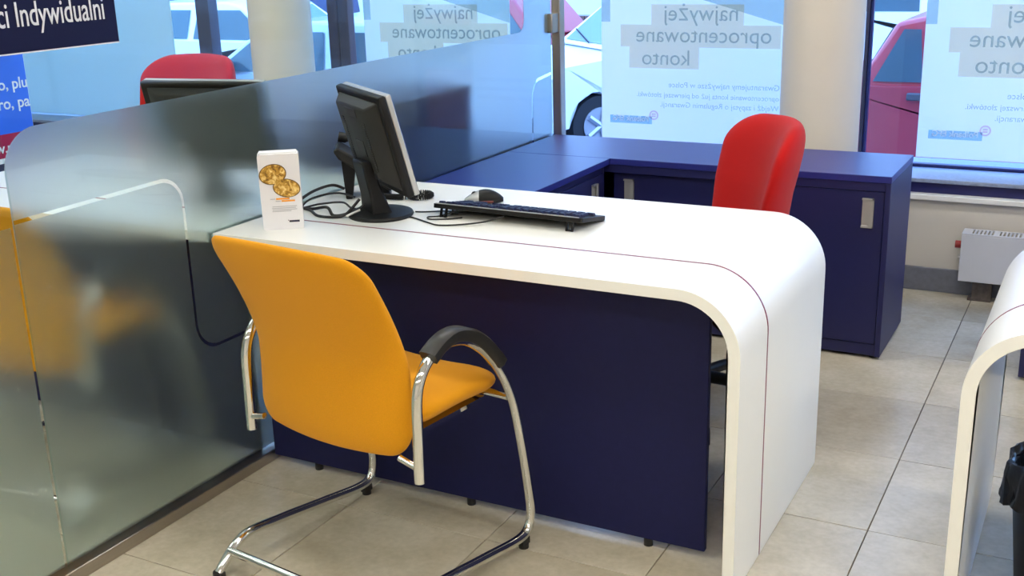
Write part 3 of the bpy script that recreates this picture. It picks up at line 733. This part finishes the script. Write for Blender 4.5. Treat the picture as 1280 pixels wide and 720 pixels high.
# ================================================================== MONITORS
def monitor(label, loc, rz, w=.385, h=.295):
    """local: screen faces +y, stand centre at origin"""
    t = thing('monitor', label, 'monitor', loc, rz, 'black flat monitors on the desks')
    T = Tr((0, .038, .085)) @ Rx(14)     # panel frame: local x width, z up along the panel, leaning back to -y
    hw = w/2
    bz = BM(); box(bz, -hw, hw, .000, .016, 0, h, T=T); scr = fin('front_bezel', bz, 'silver', t, bevel=.003)
    fin('screen', box(BM(), -hw+.016, hw-.016, .0160, .0168, .022, h-.016, T=T), 'screen', scr)
    hb = BM(); box(hb, -hw-.001, hw+.001, -.022, .001, -.001, h+.001, T=T); sh = fin('rear_housing', hb, 'black', t, bevel=.007, seg=3)
    # stepped bulge with sloping sides
    bg_ = BM(); pr = [(-hw+.035, 1), (hw-.035, 1)]
    A = [(-hw+.02, .016), (hw-.02, .016), (hw-.02, h-.014), (-hw+.02, h-.014)]; B = [(-hw+.065, .05), (hw-.065, .05), (hw-.065, h-.03), (-hw+.065, h-.03)]
    va = [bg_.verts.new(T @ Vector((x, -.021, z))) for x, z in A]; vb = [bg_.verts.new(T @ Vector((x, -.052, z))) for x, z in B]
    bg_.faces.new(vb)
    for i in range(4): bg_.faces.new([va[i], va[(i+1)%4], vb[(i+1)%4], vb[i]])
    bg_.faces.new(va[::-1])
    fin('rear_bulge', bg_, 'dkgrey', t, bevel=.005)
    fin('carry_slot', box(BM(), -.045, .045, -.0535, -.045, h-.062, h-.036, T=T), 'plinth', t, bevel=.002)
    vn = BM()
    for sx in (-1, 1):
        for k in range(22): box(vn, sx*.088-.009, sx*.088+.009, -.0536, -.050, .075+k*.0065, .0785+k*.0065, T=T)
    tag(fin('vent_slat', vn, 'dkgrey', t), kind='stuff')
    fin('rating_plate', box(BM(), -.035, .035, -.0535, -.051, .11, .155, T=T), 'dkgrey', t)
    fin('port_recess', box(BM(), -.075, .075, -.0540, -.045, .046, .066, T=T), 'plinth', t, bevel=.003)
    # neck and foot
    nk = BM()
    V = []
    for (y, z, ww, dd) in ((-.01, .012, .052, .030), (-.02, .06, .047, .022), (-.035, .115, .045, .018), (-.048, .165, .045, .014)):
        V.append([nk.verts.new((a*ww, y+b*dd, z)) for a, b in ((-1, -1), (1, -1), (1, 1), (-1, 1))])
    for A_, B_ in zip(V, V[1:]):
        for k in range(4): nk.faces.new([A_[k], A_[(k+1)%4], B_[(k+1)%4], B_[k]])
    nk.faces.new(V[0][::-1]); nk.faces.new(V[-1]); fin('stand_neck', nk, 'black', t, bevel=.006)
    fin('stand_base', lathe(BM(), [(.096, 0), (.099, .005), (.096, .011), (.07, .015), (.03, .018)], 48, sx=1, sy=.95), 'black', t, smooth=30)
    return t
monitor('black monitor seen from behind on the white desk', (.318, .352, H), R(-36), w=.365, h=.285)
monitor('black monitor top rising above the frosted glass, before the red chair', (-.300, .37, H), R(9), w=.42, h=.29)

# ================================================================== THINGS ON THE DESK
# keyboard
kb = thing('keyboard', 'dark blue-black keyboard tilted on its feet on the white desk', 'keyboard', (.702, .385, H), R(-2))
TK = Tr((0, 0, .026)) @ Rx(-9.5)          # back edge (towards the camera) raised
c = BM(); prism(c, rrect(-.236, .236, 0, .155, .012, 4), 2, 0, .012, T=TK); fin('case', c, 'black', kb, bevel=.003)
c = BM(); box(c, -.225, .225, .0005, .008, .0125, .0145, T=TK); fin('rear_strip', c, 'silver', kb)
kc = 0
rows = [(.014, [(-.222, .014)]+[(-.185+.0175*i+(i//4)*.006, .0155) for i in range(12)]), (.034, None), (.053, None), (.072, None), (.091, None), (.110, 'sp')]
k0 = None
def key(x, w, y):
    bm = BM(); a = w/2
    v0 = [(x-a, y), (x+a, y), (x+a, y+.0155), (x-a, y+.0155)]; v1 = [(x-a+.002, y+.0015), (x+a-.002, y+.0015), (x+a-.002, y+.013), (x-a+.002, y+.013)]
    A = [bm.verts.new(TK @ Vector((*p, .013))) for p in v0]; B = [bm.verts.new(TK @ Vector((*p, .0195))) for p in v1]
    bm.faces.new(B)
    for i in range(4): bm.faces.new([A[i], A[(i+1)%4], B[(i+1)%4], B[i]])
    bm.faces.new(A[::-1])
    fin('key', bm, 'keys', kb)
for y, _ in rows:
    if y == .014:
        for i in range(20):
            if i in (1, 6, 11, 15): continue
            key(.214-i*.0226, .0165, y)
    elif y == .110:
        for x, w in ((.205, .024), (.177, .022), (.150, .022), (.088, .092), (.028, .022), (.002, .022), (-.024, .024), (-.060, .0165), (-.079, .0165), (-.098, .0165), (-.144, .036), (-.182, .0165)): key(x, w, y)
    else:
        off = {.034: 0, .053: .006, .072: .010, .091: .015}[y]
        for i in range(12): key(.212-off-i*.0191, .0172, y)
        key(-.026-off*.3, .028, y)
        for x in (-.060, -.079, -.098):
            if y in (.034, .053) or (y == .091 and x == -.079): key(x, .0168, y)
        for x in (-.130, -.149, -.168, -.187): key(x, .0168, y)
for x in (-.20, .20):
    c = BM(); box(c, x-.010, x-.006, -.000, .008, -.026, .0, T=Tr((0, .004, .026)) @ Rx(-18)); box(c, x+.006, x+.010, -.000, .008, -.026, .0, T=Tr((0, .004, .026)) @ Rx(-18)); box(c, x-.010, x+.010, .000, .008, -.0255, -.021, T=Tr((0, .004, .026)) @ Rx(-18))
    fin('tilt_foot', c, 'black', kb)
# mouse
ms = thing('mouse', 'black and silver computer mouse behind the keyboard', 'mouse', (.514, .608, H), R(117))
def mouse_bm(k0, k1, off=0, zmax=1):
    bm = BM(); n = 16; m_ = 14; V = []
    for i in range(n+1):
        tt = k0+(k1-k0)*i/n; y = -.058+.116*tt
        w = .031*(math.sin(PI*min(max(tt*.94+.03, 0), 1)))**.42; h = .038*(math.sin(PI*(tt*.9+.05)))**.75*(1.06-.25*tt)
        V.append([bm.verts.new(((w+off)*math.cos(PI*j/m_), y, .003+(h+off)*zmax*math.sin(PI*j/m_)**.8)) for j in range(m_+1)])
    for A, B in zip(V, V[1:]):
        for j in range(m_): bm.faces.new([A[j], A[j+1], B[j+1], B[j]])
        bm.faces.new([A[0], B[0], B[-1], A[-1]])
    bm.faces.new(V[0]); bm.faces.new(V[-1][::-1]); return bm
fin('shell', mouse_bm(0, .62), 'black', ms, smooth=60); fin('button_panel', mouse_bm(.62, 1), 'silver', ms, smooth=60)
fin('side_grip', mouse_bm(.25, .6, .0008, .55), 'mred', ms, smooth=60)
fin('scroll_wheel', cyl(BM(), (-.004, .028, .024), (.004, .028, .024), .009, 14), 'plinth', ms, smooth=40)
# brochure holder
br = thing('leaflet_box', 'white leaflet box with two gold coins printed on it, left of the monitor', 'leaflet holder', (.158, .115, H), R(37))
c = BM(); TB = Rx(5)
prism(c, rrect(-.055, .055, 0, .213, .006, 4), 1, -.004, .030, T=TB); fin('leaflet_holder', c, 'paper', br, bevel=.0015)
c = BM(); box(c, -.050, .050, .002, .026, .208, .217, T=TB); fin('leaflets', c, 'pwhite', br)
c = BM()
for cx, cz, rx, rz_, a in ((-.0175, .158, .037, .0285, 12), (.0165, .118, .037, .026, -10)):
    pts = [(cx+rx*math.cos(q*PI/16)*math.cos(R(a))-rz_*math.sin(q*PI/16)*math.sin(R(a)), cz+rx*math.cos(q*PI/16)*math.sin(R(a))+rz_*math.sin(q*PI/16)*math.cos(R(a))) for q in range(32)]
    pts = [(max(-.0545, min(.0545, x)), z) for x, z in pts]
    e = fin('coin_print', prism(BM(), pts, 1, -.0052, -.004, T=TB), 'coinrim', br)
    q = [(cx+(x-cx)*.93, cz+(z-cz)*.93) for x, z in pts]
    fin('coin_face', prism(BM(), q, 1, -.0058, -.005, T=TB), 'coin', e)
pr = BM(); box(pr, -.014, .022, -.0047, -.004, .086, .0905, T=TB); box(pr, 0, .036, -.0047, -.004, .0795, .084, T=TB); fin('orange_bar', pr, 'orange', br)
pr = BM()
box(pr, -.030, -.016, -.0046, -.004, .0875, .089, T=TB); box(pr, -.016, -.002, -.0046, -.004, .081, .0825, T=TB)
for k, (a, b) in enumerate(((-.026, .040), (-.027, .037), (-.026, .040), (-.027, .024))): box(pr, a, b, -.0046, -.004, .0655-k*.0045, .0670-k*.0045, T=TB)
fin('small_print', pr, 'grey', br)
pr = BM(); box(pr, .016, .044, -.0047, -.004, .020, .0255, T=TB); box(pr, .013, .015, -.0047, -.004, .0245, .027, T=TB); fin('logo_plate', pr, 'ink', br)
# phone
ph = thing('desk_phone', 'black desk phone on a raised stand behind the monitor', 'telephone', (.112, .566, H), R(-56))
c = BM(); TP = Tr((0, -.055, .060)) @ Rx(0)
prism(c, [(-.085, .150), (-.070, .162), (.075, .066), (.090, .030), (.080, .018), (-.070, .125)], 0, -.065, .065); fin('phone_body', c, 'dkgrey', ph, bevel=.006)
c = BM(); prism(c, [(-.062, .120), (-.02, .100), (-.035, .0), (-.055, .0)], 0, -.06, .06); prism(c, [(.03, .055), (.075, .03), (.085, 0), (.035, 0)], 0, -.06, .06); fin('phone_stand', c, 'black', ph, bevel=.004)
c = BM(); tube(c, [(-.040, -.070, .178), (-.040, -.02, .165), (-.040, .03, .130), (-.040, .068, .085)], lambda q: .020 if q < .2 or q > .8 else .014, 12, flat=(1.15, .8)); fin('handset', c, 'black', ph, smooth=60)
for i in range(3):
    for j in range(4):
        y = .0+j*.02; z = .162-(y+.07)*.662+.001; box_ = BM(); box(box_, .0+i*.020, .014+i*.020, y-.006, y+.006, z-.004, z+.006); fin('phone_button', box_, 'silver', ph)
# coiled cord
cc = BM(); pts = []
base = spline([(.20, .535, .010), (.235, .535, .010), (.268, .545, .010)], 6)+[Vector((.305+.034*math.cos(a), .585+.034*math.sin(a), .010)) for a in [(-2.4+i*.42) for i in range(18)]]
tot = []
for i in range(len(base)-1):
    for j in range(14): tot.append(base[i].lerp(base[i+1], j/14))
for i, p in enumerate(tot):
    d = (tot[min(i+1, len(tot)-1)]-tot[max(i-1, 0)]).normalized(); s = Vector((-d.y, d.x, 0)); a = i*2*PI/7
    pts.append(p+s*math.cos(a)*.0075+Vector((0, 0, 1))*math.sin(a)*.0075)
tube(cc, pts, .0022, 5, sm=0)
tag(fin('coiled_cord', cc, 'black', smooth=60), 'black coiled telephone cord looped on the desk right of the monitor', 'cord').location = (0, 0, H)
# cables
def cable(pts, r, label, nm='cable'):
    o = fin(nm, tube(BM(), pts, r, 8, sm=8), 'plinth', smooth=60); tag(o, label, 'cable', 'black cables on the white desk'); o.location = (0, 0, H); return o
z = .004
cable([(.085, .50, .03), (.06, .47, .045), (.035, .40, .035), (.030, .33, .010), (.085, .33, z), (.14, .335, z+.008), (.20, .285, z), (.245, .29, .012), (.275, .33, .03), (.29, .36, .08)], .0045, 'thick black cable looping left of the monitor foot')
cable([(.13, .49, .01), (.10, .44, .030), (.06, .37, .025), (.05, .335, z), (.11, .34, .018), (.17, .37, .022), (.22, .345, .015), (.27, .32, .02)], .003, 'thin black cable arching from the phone to the monitor foot')
cable([(.06, .325, z), (.10, .31, z), (.16, .265, z), (.215, .268, z), (.245, .285, .012), (.27, .32, .05)], .0042, 'black cable bundle lying in front of the monitor foot')
cable([(.395, .415, .003), (.425, .425, .003), (.47, .452, .003), (.50, .445, .004), (.515, .42, .006), (.53, .40, .022)], .0022, 'thin black cable running from behind the monitor to the keyboard')
cable([(.395, .36, .003), (.44, .345, .003), (.50, .315, .003), (.545, .30, .003), (.60, .325, .004), (.66, .36, .010), (.70, .388, .022)], .0024, 'thin black cable crossing the desk in front of the keyboard')
cable([(.545, .398, .022), (.49, .395, .003), (.465, .372, .003), (.485, .352, .003), (.53, .372, .003), (.56, .40, .003)], .0022, 'small black cable loop at the left end of the keyboard')
fo = BM(); cyl(fo, (.262, .262, .012), (.290, .292, .026), .0035, 8)
tag(fin('cable_plug', fo, 'alu', smooth=60), 'small metal cable plug at the monitor foot', 'plug').location = (0, 0, H)

# ================================================================== RADIATOR
ra = thing('radiator', 'low white convector radiator with slotted top against the back wall', 'radiator', (1.650, 2.545, 0))
RL = 1.1
fin('front_panel', box(BM(), 0, RL, 0, .006, .088, .284), 'rad', ra, bevel=.002)
fin('end_panel', box(BM(), 0, .006, .006, .095, .088, .284), 'rad', ra, bevel=.002)
fin('end_panel', box(BM(), RL-.006, RL, .006, .095, .088, .284), 'rad', ra)
fin('heating_core', box(BM(), .01, RL-.01, .012, .09, .10, .262), 'radd', ra)
g = BM(); box(g, 0, RL, 0, .012, .284, .290); box(g, 0, RL, .083, .095, .284, .290)
n = 74
for k in range(n+1):
    x = k*(RL-.006)/n; 
    if abs(x % .105) < .0149: box(g, x, x+.014, .012, .083, .284, .290)
    else: box(g, x, x+.0062, .012, .083, .284, .290)
tag(fin('top_grille', g, 'rad', ra), kind='stuff')
for x in (.055, .95):
    q = BM(); box(q, x, x+.075, .03, .085, .012, .10); box(q, x-.015, x+.075, .03, .09, 0, .012); cyl(q, (x+.02, .05, .0), (x+.02, .05, .1), .018, 10); cyl(q, (x+.06, .05, .0), (x+.06, .05, .1), .014, 10)
    fin('floor_bracket', q, 'rust', ra, smooth=40)
q = BM(); cyl(q, (-.026, .045, .232), (-.0, .045, .232), .0155, 14); fin('valve_knob', q, 'knob', ra, smooth=40)
q = BM(); cyl(q, (-.012, .045, .178), (0, .045, .178), .008, 10); fin('vent_plug', q, 'alu', ra, smooth=40)

# ================================================================== WASTE BIN
wbn = thing('waste_bin', 'black waste bin with a black bag folded over its rim at the right edge', 'bin', (2.165, .36, 0))
fin('bin_body', lathe(BM(), [(.10, 0), (.105, .01), (.135, .30), (.137, .305), (.128, .303), (.1, .02)], 36), 'plinth', wbn, smooth=40)
bg = BM(); V = []
prof = [(.124, .22), (.128, .30), (.134, .325), (.143, .318), (.147, .29), (.147, .25), (.150, .222)]
for i, (r_, z_) in enumerate(prof):
    ring = []
    for k_ in range(72):
        a = 2*PI*k_/72; f = .004*math.sin(a*9+i*.7)+.003*math.sin(a*17+i)+.0025*math.sin(a*31)
        zz = .006*math.sin(a*5+1)+(.008*math.sin(a*7) if i == len(prof)-1 else 0)
        ring.append(bg.verts.new(((r_+f*(.4+i*.2))*math.cos(a), (r_+f*(.4+i*.2))*math.sin(a), z_+zz)))
    V.append(ring)
for A, B in zip(V, V[1:]):
    for k_ in range(72): bg.faces.new([A[k_], A[(k_+1)%72], B[(k_+1)%72], B[k_]])
fin('bin_bag', bg, 'bag', wbn, smooth=180)
